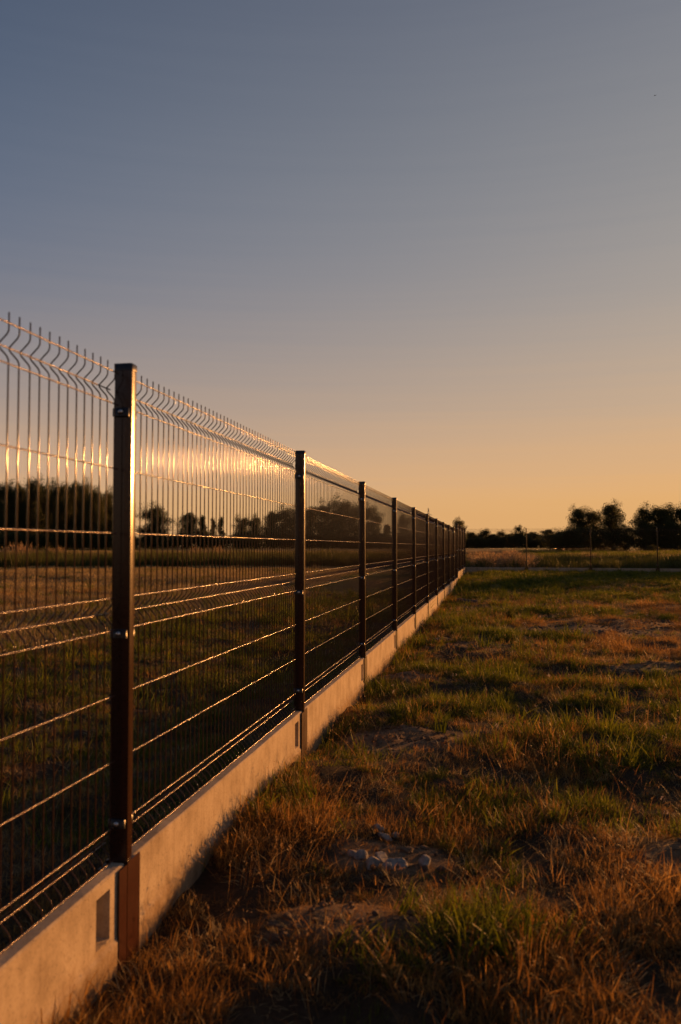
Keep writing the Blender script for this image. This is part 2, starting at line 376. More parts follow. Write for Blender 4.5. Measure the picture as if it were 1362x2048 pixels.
def board_mesh():
    m = MB(); T = .262
    prof = [(-.026, -.06), (.0305, -.06), (.0305, .042), (.024, .055), (.024, .072), (.024, .222), (.024, .257), (.019, T), (-.021, T), (-.026, T - .005)]
    ys = [.026, 2.5 - .214, 2.5 - .124, 2.5 - .026]; n = len(prof); vs = []; fs = []
    # uneven cast edge: extra rings along the board
    ring_y = sorted(ys + list(np.linspace(.2, 2.2, 9)))
    for j, y in enumerate(ring_y):
        for k, (x, z) in enumerate(prof):
            jit = 0 if k in (0, 1, 4, 5) else .0012
            vs.append((x + nrs.uniform(-jit, jit), y, z + nrs.uniform(-jit, jit)))
    jp = ring_y.index(ys[1])
    for j in range(len(ring_y) - 1):
        for k in range(n):
            if j == jp and k == 4: continue
            fs.append((j * n + k, j * n + (k + 1) % n, (j + 1) * n + (k + 1) % n, (j + 1) * n + k))
    fs.append(tuple(range(n - 1, -1, -1))[::-1]); fs.append(tuple((len(ring_y) - 1) * n + k for k in range(n))[::-1])
    m.add(vs, fs)
    a, b, z0, z1, D, o = ys[1], ys[2], .072, .222, -.016, .008
    q = [(.024, a, z0), (.024, b, z0), (.024, b, z1), (.024, a, z1), (D, a + o, z0 + o), (D, b - o, z0 + o), (D, b - o, z1 - o), (D, a + o, z1 - o)]
    m.add(q, [(0, 1, 5, 4), (1, 2, 6, 5), (2, 3, 7, 6), (3, 0, 4, 7), (4, 5, 6, 7)])
    return m.mesh('concrete_board', M_conc)
BOARDS = [board_mesh() for _ in range(3)]

def build_fence(name, label, n_post, placer, near_panels, first_panel, skip_first_post=False, mirror_rot=0.0, detail_posts=99):
    root = empty(name, placer(0)[0]); tag(root, label, 'fence')
    root.rotation_euler = (0, 0, mirror_rot)
    inv = Matrix.Translation(-Vector(placer(0)[0]))
    for k in range(first_panel, n_post):
        off = Vector((0, BAY * k, placer(k)[0][2] - placer(0)[0][2]))
        if k >= 0 and not (skip_first_post and k == 0):
            po = link('post', ME_post, root, off)
            po.rotation_euler = (R(rnd.uniform(-.18, .18)), R(rnd.uniform(-.12, .12)), R(rnd.uniform(-.6, .6)))
            link('cap', ME_cap, po)
            for cz in CL_Z:
                for s in (0, 1):
                    if k < detail_posts:
                        c = link('clamp', ME_cl[s], po, (0, 0, cz)); link('bolt', ME_bo[s], po, (0, 0, cz))
            link('board_bracket', ME_brA, po); link('board_bracket', ME_brB, po)
        if k < n_post - 1:
            zoff = max(0, placer(k + 1)[0][2] - placer(0)[0][2]) if placer(k + 1)[0][2] != placer(k)[0][2] else off.z
            link('concrete_board', BOARDS[k % 3], root, off + Vector((0, 0, 0)))
            po_off = off + Vector((PX, 0, 0))
            if k in near_panels:
                pan = empty('wire_panel', po_off, root)
                tilt = R(rnd.uniform(-.1, .1)); pan.rotation_euler = (0, tilt, 0)
                for i, z in enumerate(zs):
                    link('horizontal_wire', ME_hw, pan, (fold_x(i) + .0052, 0, z))
                for i in range(N_R):
                    y = Y_R0 + i * Y_STEP
                    if k == -1 and y < BAY - .95: continue
                    r_ = link('vertical_wire', ME_rod, pan, (0, y + rnd.uniform(-.0008, .0008), 0)); r_.rotation_euler = (R(rnd.uniform(-.05, .05)), 0, 0)
            else:
                tag(link('wire_panel', ME_panel, root, po_off), kind='stuff')
    return root
def side_place(k): return ((FX, FY0 + BAY * k, STEP if k >= 10 else 0.0), 0)
build_fence('mesh_fence', 'long brown welded mesh fence on sunlit concrete boards, running straight to the far corner', NB, side_place, {-1, 0, 1, 2, 3, 4}, -1)
# the far run starts at the corner post and turns to the right
CORNER = (FX, FY0 + BAY * 13, STEP)
def far_place(k): return (CORNER, 0)
build_fence('mesh_fence', 'low-lit mesh fence on shaded grey concrete boards crossing behind the lawn at right angles', 6, far_place, set(), 0, True, R(-96))

# ------------------------------------------------------------------ grass (instances on scattered points)
def blade_mesh(name, n, rad, h0, h1, lean, wid, material, curl=1.0, seed=0, seedhead=False, tipmat=None, segs=3):
    rg = np.random.RandomState(seed); V = []; F = []; T = []; MI = []
    for b in range(n):
        a = rg.uniform(0, 2 * math.pi); rr = rad * math.sqrt(rg.rand()); bx, by = rr * math.cos(a), rr * math.sin(a)
        h = rg.uniform(h0, h1); d = rg.uniform(0, 2 * math.pi) if rg.rand() < .55 else a
        L = abs(rg.normal(lean, lean * .45)); w = wid * rg.uniform(.6, 1.3); tint = rg.rand()
        dx, dy = math.cos(d), math.sin(d); sx, sy = -dy, dx
        tw = rg.uniform(-1, 1); sx, sy = sx * math.cos(tw) + dx * math.sin(tw), sy * math.cos(tw) + dy * math.sin(tw)
        b0 = len(V); kink = rg.rand() < .18
        for s in range(segs + 1):
            t = s / segs; ang = L * (t ** curl)
            if kink and t > .5: ang += .9
            if s == 0: p = [bx, by, -.01]
            else:
                st = h / segs; p = [p[0] + dx * math.sin(ang) * st, p[1] + dy * math.sin(ang) * st, p[2] + math.cos(ang) * st]
                p[2] = max(p[2], .004)
            ww = w * (1 - .85 * t ** 1.6) / 2
            if s < segs: V += [(p[0] - sx * ww, p[1] - sy * ww, p[2]), (p[0] + sx * ww, p[1] + sy * ww, p[2])]
            else: V.append(tuple(p))
        for s in range(segs - 1):
            i = b0 + 2 * s; F.append((i, i + 1, i + 3, i + 2)); T.append(tint); MI.append(0)
        i = b0 + 2 * (segs - 1); F.append((i, i + 1, i + 2)); T.append(tint); MI.append(0)
        if seedhead:
            tx, ty, tz = p
            for q in range(7):
                u = q / 7; cx = tx - dx * math.sin(ang) * .28 * h * u; cy = ty - dy * math.sin(ang) * .28 * h * u; cz = tz - math.cos(ang) * .28 * h * u
                an = rg.uniform(0, 6.28); l_ = seedhead * rg.uniform(.6, 1.2) * (.5 + u)
                ex, ey = math.cos(an) * l_, math.sin(an) * l_
                j = len(V); V += [(cx, cy, cz), (cx + ex, cy + ey, cz + l_ * .9), (cx + ex * .5 - ey * .35, cy + ey * .5 + ex * .35, cz + l_ * 1.5)]
                F.append((j, j + 1, j + 2)); T.append(min(1, tint + .2)); MI.append(1 if tipmat else 0)
    me = bpy.data.meshes.new(name); me.from_pydata(V, [], F); me.materials.append(material)
    if tipmat: me.materials.append(tipmat); me.polygons.foreach_set('material_index', MI)
    at = me.attributes.new('tint', 'FLOAT', 'FACE'); at.data.foreach_set('value', np.array(T, np.float32))
    me.update(); return me
def proto_collection(name, meshes):
    c = bpy.data.collections.new(name)
    for i, me_ in enumerate(meshes):
        o = bpy.data.objects.new('%s_%02d' % (name, i), me_); c.objects.link(o)
    return c
def scatter(name, label, cat, pts, rot, scl, ids, coll):
    me = bpy.data.meshes.new(name); me.from_pydata([], [], []); n = len(pts)
    me.vertices.add(n); me.vertices.foreach_set('co', np.asarray(pts, np.float32).reshape(-1))
    a = me.attributes.new('rot', 'FLOAT_VECTOR', 'POINT'); a.data.foreach_set('vector', np.asarray(rot, np.float32).reshape(-1))
    a = me.attributes.new('scl', 'FLOAT_VECTOR', 'POINT'); a.data.foreach_set('vector', np.asarray(scl, np.float32).reshape(-1))
    a = me.attributes.new('pid', 'INT', 'POINT'); a.data.foreach_set('value', np.asarray(ids, np.int32))
    o = tag(link(name, me), label, cat, kind='stuff')
    ng = bpy.data.node_groups.new(name, 'GeometryNodeTree')
    ng.interface.new_socket('Geometry', in_out='INPUT', socket_type='NodeSocketGeometry')
    ng.interface.new_socket('Geometry', in_out='OUTPUT', socket_type='NodeSocketGeometry')
    N = ng.nodes; L = ng.links
    gi = N.new('NodeGroupInput'); go = N.new('NodeGroupOutput'); mp = N.new('GeometryNodeMeshToPoints'); ip = N.new('GeometryNodeInstanceOnPoints')
    ci = N.new('GeometryNodeCollectionInfo'); ci.inputs['Collection'].default_value = coll; ci.inputs['Separate Children'].default_value = True; ci.inputs['Reset Children'].default_value = True
    def attr(nm, dt):
        q = N.new('GeometryNodeInputNamedAttribute'); q.data_type = dt; q.inputs['Name'].default_value = nm; return q.outputs['Attribute']
    L.new(gi.outputs[0], mp.inputs[0]); L.new(mp.outputs[0], ip.inputs['Points']); L.new(ci.outputs[0], ip.inputs['Instance'])
    ip.inputs['Pick Instance'].default_value = True
    L.new(attr('pid', 'INT'), ip.inputs['Instance Index'])
    e2r = N.new('FunctionNodeEulerToRotation'); L.new(attr('rot', 'FLOAT_VECTOR'), e2r.inputs[0]); L.new(e2r.outputs[0], ip.inputs['Rotation'])
    L.new(attr('scl', 'FLOAT_VECTOR'), ip.inputs['Scale']); L.new(ip.outputs[0], go.inputs[0])
    md = o.modifiers.new('scatter', 'NODES'); md.node_group = ng
    return o
def unit(rg, n):
    u = rg.normal(0, 1, (n, 3)); return u / np.maximum(1e-3, np.linalg.norm(u, axis=1))[:, None]
def rock(seed, sx_, sy_, sz_, rough=.22, n=10, cuts=0):
    m = MB(); rg = np.random.RandomState(seed); vs = []; fs = []; ph = rg.uniform(0, 9, 6)
    planes = [(Vector(unit(rg, 1)[0]), rg.uniform(.55, .85)) for _ in range(cuts)]
    for i in range(n + 1):
        th = math.pi * i / n
        for j in range(2 * n):
            a = math.pi * j / n; d = Vector((math.sin(th) * math.cos(a), math.sin(th) * math.sin(a), math.cos(th)))
            k = 1 + rough * (math.sin(3.1 * d.x + ph[0]) * math.cos(2.7 * d.y + ph[1]) + .6 * math.sin(6.3 * d.z + ph[2]) * math.sin(5.1 * d.x + ph[3]) + .35 * math.sin(11 * d.y + ph[4]) * math.sin(12 * d.x + ph[5]))
            v = d * k
            for nn, dd in planes: v = v - nn * max(0, v.dot(nn) - dd)
            vs.append((v.x * sx_, v.y * sy_, v.z * sz_))
    for i in range(n):
        for j in range(2 * n): fs.append((i * 2 * n + j, (i + 1) * 2 * n + j, (i + 1) * 2 * n + (j + 1) % (2 * n), i * 2 * n + (j + 1) % (2 * n)))
    m.add(vs, fs, cuts == 0); return m
def stone_mat(name, a, b):
    m, n, l, p = mat(name); t = noise(n, l, 30, 6, .7); r = ramp(n, [(.3, a), (.7, b)]); l.new(t.outputs[0], r.inputs[0]); l.new(r.outputs[0], p.inputs['Base Color'])
    p.inputs['Roughness'].default_value = .95; bp = n.new('ShaderNodeBump'); bp.inputs['Strength'].default_value = .8; bp.inputs['Distance'].default_value = .008
    t2 = noise(n, l, 70, 6, .7); l.new(t2.outputs[0], bp.inputs['Height']); l.new(bp.outputs[0], p.inputs['Normal']); return m
M_clod = stone_mat('dry clod', (.06, .038, .022), (.19, .125, .075))
M_petal = leafy('clover head', [(.4, .34, .3), (.55, .45, .4), (.6, .5, .45)], .3)
P = []; KIND = {}
def reg(key, meshes):
    KIND[key] = list(range(len(P), len(P) + len(meshes))); P.extend(meshes)
reg('green', [blade_mesh('g%d' % i, 64, .08, .03, .10, .9, .0031, M_green, 1.2, i) for i in range(5)])
reg('dry', [blade_mesh('d%d' % i, 78, .08, .02, .085, 1.1, .0022, M_dry, 1.0, 20 + i) for i in range(5)])
reg('thatch', [blade_mesh('t%d' % i, 50, .10, .03, .10, 1.7, .0024, (M_dry, M_straw)[i % 2], .35, 40 + i) for i in range(4)])
reg('stalk', [blade_mesh('s%d' % i, 5, .06, .14, .27, .5, .0017, M_dry, 1.3, 60 + i, .0055, M_seed, 4) for i in range(4)])
reg('lush', [blade_mesh('l%d' % i, 22, .05, .07, .18, .75, .0056, M_green, 1.5, 80 + i, False, None, 4) for i in range(3)])
reg('tall', [blade_mesh('T%d' % i, 110, .42, .45, .95, .45, .016, M_tall, 1.6, 100 + i) for i in range(3)])
reg('tallseed', [blade_mesh('S%d' % i, 60, .42, .55, 1.05, .35, .012, M_seed, 1.5, 120 + i, .05, M_seed, 3) for i in range(3)])
reg('stub', [blade_mesh('b%d' % i, 120, .5, .05, .14, .8, .010, M_straw, .8, 140 + i) for i in range(3)])
reg('mead', [blade_mesh('m%d' % i, 130, .5, .08, .22, .8, .011, M_green, 1.0, 160 + i) for i in range(3)])
reg('clod', [rock(700 + i, .5, .45, .32, .2, 4, 5).mesh('clod', M_clod) for i in range(4)])
reg('flower', [blade_mesh('f%d' % i, 2, .03, .08, .14, .4, .0016, M_green, 1.2, 180 + i, .006, M_petal, 3) for i in range(2)])
GR = proto_collection('grass_plant', P)
class Scat:
    def __init__(s): s.p = []; s.r = []; s.s = []; s.i = []
    def put(s, x, y, key, sc, tilt=.25):
        n = len(x)
        if n == 0: return
        z = ground_z(x, y)
        s.p.append(np.stack([x, y, z], -1))
        s.r.append(np.stack([nrs.normal(0, tilt, n), nrs.normal(0, tilt, n), nrs.uniform(0, 6.283, n)], -1))
        k = np.asarray(sc) * nrs.uniform(.7, 1.3, n); s.s.append(np.stack([k * nrs.uniform(.9, 1.25, n), k * nrs.uniform(.9, 1.25, n), k], -1))
        s.i.append(nrs.choice(KIND[key], n))
    def done(s, name, label, cat):
        return scatter(name, label, cat, np.concatenate(s.p), np.concatenate(s.r), np.concatenate(s.s), np.concatenate(s.i), GR)
def rand_in(x0, x1, y0, y1, dens):
    n = int((x1 - x0) * (y1 - y0) * dens); x = nrs.uniform(x0, x1, n); y = nrs.uniform(y0, y1, n)
    u = (math.cos(YAW) * x + math.sin(YAW) * y) / (-math.sin(YAW) * x + math.cos(YAW) * y)   # a margin around the view
    return x[np.abs(u) < .62], y[np.abs(u) < .62]
def clear_fence(x, y): return (np.abs(x - FX) > .05) | (y > 35.2)
# lawn right of the fence
S = Scat()
for y0, y1, x1, dens, sc in ((1.6, 4.5, 3.2, 480, 1.0), (4.5, 9, 5.5, 300, 1.1), (9, 16, 8, 160, 1.25), (16, 25, 12, 95, 1.4), (25, 34.6, 16, 85, 1.3)):
    x, y = rand_in(FX, x1, y0, y1, dens); k = clear_fence(x, y); x, y = x[k], y[k]
    g = green_mask(x, y); sd = sand_mask(x, y); q = nrs.rand(len(x))
    tall = (.35 + .95 * sstep(.3, .72, fbm(x * 1.9 + 9, y * 1.9, 3))) * (1 - .4 * np.clip(sand_mask(x, y - .12) + sd, 0, 1))
    edge = 1 + .05 * (1 - sstep(0.05, .35, np.abs(x - FX)))
    live = nrs.rand(len(x)) > np.maximum(sd * 1.06, (.8 - .8 * sstep(.36, .56, fbm(x * 4.5 + 3, y * 4.5, 3))) * (y < 20))
    isg = nrs.rand(len(x)) < g
    a = live & isg & (q < .72); S.put(x[a], y[a], 'green', sc * tall[a] * edge[a])
    a = live & isg & (q > .88) & (fbm(x * .9, y * .9 + 77, 2) > .44); S.put(x[a], y[a], 'lush', sc * (.35 + .65 * tall[a]))
    a = live & ~isg & (q < .62); S.put(x[a], y[a], 'dry', sc * tall[a] * edge[a])
    a = live & (q >= .62) & (q < .90); S.put(x[a], y[a], 'thatch', sc * .95)
    a = live & ~isg & (q > .965) & (y < 20); S.put(x[a], y[a], 'stalk', sc * .8)
    a = (sd > .6) & (q < .09); S.put(x[a], y[a], 'thatch', np.full(a.sum(), .6))
x, y = rand_in(FX + .06, 5, 1.8, 17, 600); sd = sand_mask(x, y); a = nrs.rand(len(x)) < np.clip(sd * 1.2 - .1, 0, 1)
S.put(x[a], y[a], 'clod', .008 + .045 * nrs.rand(a.sum()) ** 4)
x, y = rand_in(FX + .3, 6, 4, 18, 1.6); S.put(x, y, 'flower', np.full(len(x), .9))
S.done('lawn_grass', 'rough brown and green grass of the plot right of the fence', 'grass')
# land left of the fence: rough strip, then stubble
S = Scat()
for y0, y1, x0, dens, sc in ((1.5, 6, -6, 150, .95), (6, 12, -12, 70, 1.2), (12, 22, -22, 22, 1.9)):
    x, y = rand_in(x0, FX, y0, y1, dens); k = clear_fence(x, y); x, y = x[k], y[k]
    g = green_mask(x, y); q = nrs.rand(len(x)); isg = nrs.rand(len(x)) < g
    tall = .6 + .8 * fbm(x * .9 + 31, y * .9, 3); isg &= nrs.rand(len(x)) < .7
    a = isg & (q < .7); S.put(x[a], y[a], 'green', sc * tall[a])
    a = isg & (q > .85); S.put(x[a], y[a], 'lush', sc * tall[a])
    a = ~isg & (q < .6); S.put(x[a], y[a], 'dry', sc * .8 * tall[a])
    a = (q >= .6) & (q < .9); S.put(x[a], y[a], 'thatch', np.full(a.sum(), sc))
S.done('roadside_grass', 'dark rough grass strip seen through the mesh left of the fence', 'grass')
S = Scat()
x, y = rand_in(-36, -5.5, 8, 47, 7.0); S.put(x, y, 'stub', np.ones(len(x)), .08)
x, y = rand_in(-34, -5, 10, 47, .8); S.put(x, y, 'mead', np.ones(len(x)) * .7, .08)
S.done('stubble', 'pale cut stubble on the field beyond the fence', 'stubble')
# uncut belt of tall grass beyond both fences
S = Scat()
x, y = rand_in(-42, 40, 34, 66, 3.4)
r = np.hypot(x, y) + 3 * (fbm(x * .08, y * .08, 2) - .5)
belt = (r > 44.5) & (r < 56) & ~((x > FX - .3) & (y < 37))
near = (x > FX - .5) & (y > 36.2) & (y < 46)
sel = belt | near
x, y, r = x[sel], y[sel], r[sel]
q = nrs.rand(len(x)); hs = np.where(x > FX - 1, .50, .80) + .45 * (fbm(x * .3, y * .3, 2) - .2)
pink = (fbm(x * .35 + 5, y * .35, 2) + .4 * (1 - sstep(.6, 2.6, np.abs(x - .2))) * (x > FX)) > .74
a = q < .8; S.put(x[a], y[a], 'tall', hs[a], .1)
a = (q > .45) & pink; S.put(x[a], y[a], 'tallseed', hs[a], .1)
S.done('tall_grass', 'belt of tall uncut meadow grass beyond the fences', 'grass')
S = Scat()
x, y = rand_in(-70, 60, 56, 130, .35); S.put(x, y, 'stub', np.ones(len(x)) * 1.8, .08)
x2, y2 = rand_in(4, 60, 46, 130, .5); S.put(x2, y2, 'mead', np.ones(len(x2)) * 1.6, .08)
S.done('field_grass', 'low grass of the open field in front of the trees', 'grass')

# ------------------------------------------------------------------ trees
def leaf_cloud(name, O, sz, T, material, rg):
    n = len(O); u = unit(rg, n); v = np.cross(u, unit(rg, n)); v /= np.maximum(1e-3, np.linalg.norm(v, axis=1))[:, None]
    u = u * sz[:, None]; v = v * sz[:, None] * .58
    V = np.stack([O - u, O + v, O + u, O - v], 1).reshape(-1, 3).astype(np.float32)
    me = bpy.data.meshes.new(name); me.vertices.add(4 * n); me.vertices.foreach_set('co', V.reshape(-1))
    me.loops.add(4 * n); me.loops.foreach_set('vertex_index', np.arange(4 * n, dtype=np.int32))
    me.polygons.add(n); me.polygons.foreach_set('loop_start', np.arange(0, 4 * n, 4, dtype=np.int32))
    me.materials.append(material); at = me.attributes.new('tint', 'FLOAT', 'FACE'); at.data.foreach_set('value', np.clip(T, 0, 1).astype(np.float32))
    me.update(calc_edges=True); return me
def tree_meshes(seed, leafmat, style):
    rg = np.random.RandomState(seed); tk = MB(); clumps = []
    W, low, nl, dens, sig, lean = style['w'], style['low'], style['limbs'], style['leaves'], style['sig'], style.get('up', .5)
    stems = style.get('stems', 1)
    for st in range(stems):
        ang = rg.uniform(0, 6.28); off = 0 if stems == 1 else .10
        ex, ey = math.cos(ang) * off, math.sin(ang) * off
        pts = []; px_, py_ = ex * .2, ey * .2; top = rg.uniform(.82, .93)
        for i in range(9):
            t = i / 8; pts.append((ex * (.2 + t * 1.6) + rg.normal(0, .006), ey * (.2 + t * 1.6) + rg.normal(0, .006), -.02 + (top + .02) * t))
        tk.tube(pts, [.018 * (1 - .85 * i / 8) + .0015 for i in range(9)], 7)
        for k in range(nl // stems):
            t = low + (1 - low) * (k + rg.rand()) / (nl // stems) * .93; i = min(7, int(t * 8)); f = t * 8 - i
            b = Vector(pts[i]).lerp(Vector(pts[i + 1]), f)
            env = W * style['env'](t) * rg.uniform(.6, 1.12)
            a = rg.uniform(0, 6.28) if stems == 1 else ang + rg.normal(0, 1.1)
            e = b + Vector((math.cos(a) * env, math.sin(a) * env, lean * env * rg.uniform(.3, 1.3)))
            mid = b.lerp(e, .5) + Vector((0, 0, -.12 * env))
            r0 = .007 * (1 - t * .6)
            tk.tube([b, mid, e], [r0, r0 * .6, .0012], 5)
            clumps.append((e, env)); clumps.append((b.lerp(e, .62) + Vector(rg.normal(0, .02, 3)), env))
            for j in range(3):
                s0 = mid.lerp(e, rg.rand()); e2 = s0 + Vector((rg.normal(0, .4), rg.normal(0, .4), rg.normal(.15, .3))) * env * .7
                tk.tube([s0, s0.lerp(e2, .5) + Vector((0, 0, .008)), e2], [r0 * .4, r0 * .25, .0008], 4); clumps.append((e2, env))
        clumps.append((Vector(pts[-1]), .1))
    O = []; T = []
    for c, env in clumps:
        n = int(dens * rg.uniform(.5, 1.4)); sg = sig * rg.uniform(.7, 1.35); tint0 = rg.rand() * .5
        P_ = unit(rg, n) * (rg.rand(n) ** .55)[:, None] * sg * np.array([1.25, 1.25, .9]) + np.array(c)
        O.append(P_); T.append(tint0 + rg.rand(n) * .5)
    O = np.concatenate(O); T = np.concatenate(T); k = O[:, 2] > .01
    cm = leaf_cloud('crown', O[k], style['leaf'] * rg.uniform(.6, 1.4, k.sum()), T[k], leafmat, rg)
    return tk.mesh('trunk', M_bark), cm
round_env = lambda t: math.sqrt(max(.03, 1 - ((t - .5) / .56) ** 2))
cone_env = lambda t: max(.12, 1.05 - t) ** .75
col_env = lambda t: max(.08, 1 - ((t - .42) / .63) ** 2) ** .6
top_env = lambda t: math.sqrt(max(.05, 1 - ((t - .52) / .55) ** 2))
STY = {
    'broad': dict(w=.32, low=.06, limbs=44, leaves=135, sig=.105, leaf=.0098, env=round_env),
    'dense': dict(w=.33, low=.05, limbs=46, leaves=135, sig=.10, leaf=.0098, env=col_env, up=.7),
    'airy': dict(w=.19, low=.10, limbs=34, leaves=42, sig=.055, leaf=.011, env=cone_env, up=.25),
    'slim': dict(w=.16, low=.06, limbs=40, leaves=60, sig=.065, leaf=.0115, env=cone_env, up=.6),
    'open': dict(w=.34, low=.16, limbs=54, leaves=90, sig=.082, leaf=.0095, env=top_env, up=.6, stems=2),
    'bush': dict(w=.48, low=.03, limbs=34, leaves=90, sig=.16, leaf=.017, env=lambda t: round_env(max(.3, t)), up=.5),
}
TP = {}
for i, k in enumerate(STY):
    TP[k] = [tree_meshes(300 + i * 10 + j, (M_leafA, M_leafB)[j % 2], STY[k]) for j in range(2)]
HALF = {'broad': .40, 'dense': .36, 'airy': .23, 'slim': .22, 'open': .46, 'bush': .6}
def tree(px, wpx, top, dist, kind, var, label, group=None, name='tree', xy=None, height=None, width=None):
    x, y = xy if xy else bearing(px, dist)
    z = float(ground_z(x, y)) - .05
    H = height or CAM_H + (1094.2 - top) / FPX * dist - z
    Wd = width or wpx / FPX * dist / 2
    o = empty(name, (x, y, z)); tag(o, label, 'tree' if name != 'shrub' else 'shrub', group)
    H *= 1.06
    o.scale = (Wd / HALF[kind], Wd / HALF[kind], H); o.rotation_euler = (0, 0, rnd.uniform(0, 6.28))
    tm, cm = TP[kind][var]
    link('trunk', tm, o); link('crown', cm, o)
    return o
g = 'trees of the dense wood edge'
for px, w, top, d, k, v in [(-22, 52, 966, 185, 'dense', 0), (12, 50, 966, 180, 'dense', 1), (40, 40, 972, 190, 'dense', 0), (62, 46, 962, 183, 'dense', 0), (92, 46, 963, 188, 'broad', 0), (118, 44, 965, 180, 'dense', 1), (146, 44, 968, 186, 'dense', 0), (166, 42, 968, 181, 'broad', 1), (192, 46, 978, 176, 'dense', 1), (220, 44, 985, 182, 'broad', 1), (246, 44, 1000, 188, 'dense', 0)]:
    tree(px, w, top, d, k, v, 'tall dark leafy tree in the closed wood edge behind the stubble field', g)
for k in range(26):
    px = -30 + k * 36 + rnd.uniform(-8, 8); d = 172 if px < 270 else 222
    tree(px, rnd.uniform(46, 66), rnd.uniform(1062, 1077), d, 'bush', k % 2, 'dark undergrowth bush at the foot of the trees behind the fields', 'undergrowth along the tree line', 'shrub')
for px, top in [(-4, 984), (26, 980), (54, 986), (80, 978), (106, 984), (134, 980), (158, 988), (182, 990), (208, 1000), (234, 1008)]:
    tree(px, 58, top, 204, 'broad', rnd.randint(0, 1), 'tree of the second row, filling the gaps inside the closed wood edge', 'second row of the wood edge')
tree(308, 72, 1010, 200, 'broad', 0, 'lone round-crowned tree between the wood edge and the slim trees')
tree(374, 46, 1028, 230, 'dense', 0, 'bushy tree on the wood side of the slim see-through trees')
tree(405, 26, 1025, 232, 'slim', 0, 'narrow spire-shaped tree beside the thin see-through trees')
for px, w, top in [(426, 24, 1030), (442, 28, 1027)]:
    tree(px, w, top, 234, 'airy', 0, 'thin see-through tree with bare gaps of sky in its crown', 'two thin see-through trees')
tree(484, 40, 1036, 240, 'broad', 1, 'low broad tree in the small clump of two behind the first long bay')
tree(508, 44, 1032, 238, 'broad', 0, 'taller broad tree in the small clump of two behind the first long bay')
g = 'trees of the big clump'
for px, w, top, d, k, v in [(548, 44, 1026, 232, 'dense', 0), (570, 52, 1015, 228, 'broad', 0), (598, 52, 1019, 234, 'broad', 1), (624, 54, 1016, 230, 'dense', 0), (656, 58, 1006, 226, 'broad', 0), (684, 62, 1002, 228, 'broad', 1), (712, 54, 1007, 230, 'broad', 0), (742, 50, 1010, 227, 'broad', 0)]:
    tree(px, w, top, d, k, v, 'broad dark tree in the big clump of trees seen through the fence', g)
tree(775, 30, 1043, 250, 'slim', 1, 'pointed tree standing alone just past the big clump')
g = 'trees behind the end of the long fence'
for px, w, top in [(808, 36, 1028), (842, 34, 1048), (866, 32, 1054), (890, 32, 1056)]:
    tree(px, w, top, 260, 'broad', 0, 'tree seen through the dense wires near the end of the long fence', g)
tree(919, 34, 1041, 255, 'broad', 1, 'round tree rising above the far corner where the fences meet')
for px in range(930, 1120, 17):
    tree(px + rnd.uniform(-5, 5), rnd.uniform(26, 36), rnd.uniform(1072, 1080), 292, 'bush', rnd.randint(0, 1), 'low bush along the foot of the far row of trees beyond the cross fence', 'bushes under the far row', 'shrub')
g = 'low trees beyond the far fence'
for px, w, top in [(942, 30, 1064), (966, 34, 1064), (984, 28, 1069), (1001, 28, 1062), (1021, 26, 1069), (1062, 32, 1065), (1094, 36, 1060)]:
    tree(px, w, top, 300, rnd.choice(['broad', 'dense', 'bush']), rnd.randint(0, 1), 'low far-off tree in the row beyond the far fence', g)
tree(1038, 26, 1054, 290, 'open', 0, 'taller ragged tree above the low row, next to a far fence post')
g = 'dark hedge bushes under the right-hand trees'
for px, w, top in [(1112, 60, 1066), (1140, 64, 1062), (1172, 46, 1058), (1200, 40, 1062), (1228, 44, 1060), (1258, 44, 1056), (1290, 46, 1052), (1322, 46, 1056), (1350, 46, 1050)]:
    tree(px, w, top, 136, 'bush', rnd.randint(0, 1), 'dark bush in the hedge under the tall trees beyond the far fence', g, 'shrub')
tree(1145, 60, 1018, 140, 'open', 1, 'feathery tree with two leading stems at the left end of the right-hand group')
tree(1178, 60, 1024, 142, 'broad', 1, 'rounded open tree touching the feathery two-stemmed tree')
tree(1243, 84, 1011, 138, 'open', 1, 'wide open-crowned tree with sky glinting through, beside the dense trees')
g = 'dense trees right of the wide open tree'
for px, w, top, k, v in [(1290, 56, 1013, 'broad', 0), (1322, 60, 1012, 'dense', 1), (1354, 60, 1012, 'broad', 0), (1400, 62, 1011, 'dense', 1)]:
    tree(px, w, top, 140, k, v, 'dense tall tree in the closed group beside the wide open-crowned tree', g)
g = 'pale bushes at the foot of the hedge'
for px, w, top in [(1229, 20, 1094), (1306, 24, 1092)]:
    tree(px, w, top, 118, 'bush', 1, 'small pale bush at the foot of the dark hedge', g, 'shrub')
# far-off wood closing the horizon behind everything, one mass
n = 42000; pxs = nrs.uniform(-420, 1800, n); ds = nrs.uniform(430, 470, n); u_ = (pxs - 681) / FPX
dx = (math.cos(YAW) * u_ - math.sin(YAW)) * ds; dy = (math.sin(YAW) * u_ + math.cos(YAW)) * ds
O = np.stack([dx, dy, (3.0 + 6.5 * fbm(pxs * .021, pxs * 0 + 3.3, 4)) * nrs.rand(n) ** .8 + ground_z(dx, dy)], -1)
me = leaf_cloud('distant_wood', O, nrs.uniform(.35, .9, n), nrs.rand(n), M_leafA, nrs)
tag(link('distant_wood', me), 'low dark line of far-off wood along the horizon', 'wood', kind='stuff')
# the tree row goes on to the right of the view; it shades the far end of the plot
g = 'trees of the row beside the plot'
sx, sy = math.sin(SUN_AZ), math.cos(SUN_AZ)
for k in range(13):
    s = -20.5 + 4.6 * k + rnd.uniform(-.8, .8); q = 112 + rnd.uniform(-3, 3)
    tree(0, 0, 0, 0, ('dense', 'broad')[k % 2], k % 2, 'tree of the row that shades the far end of the plot', g, xy=(sy * s + sx * q, -sx * s + sy * q), height=7.9 + rnd.uniform(-.9, .9), width=3.4)

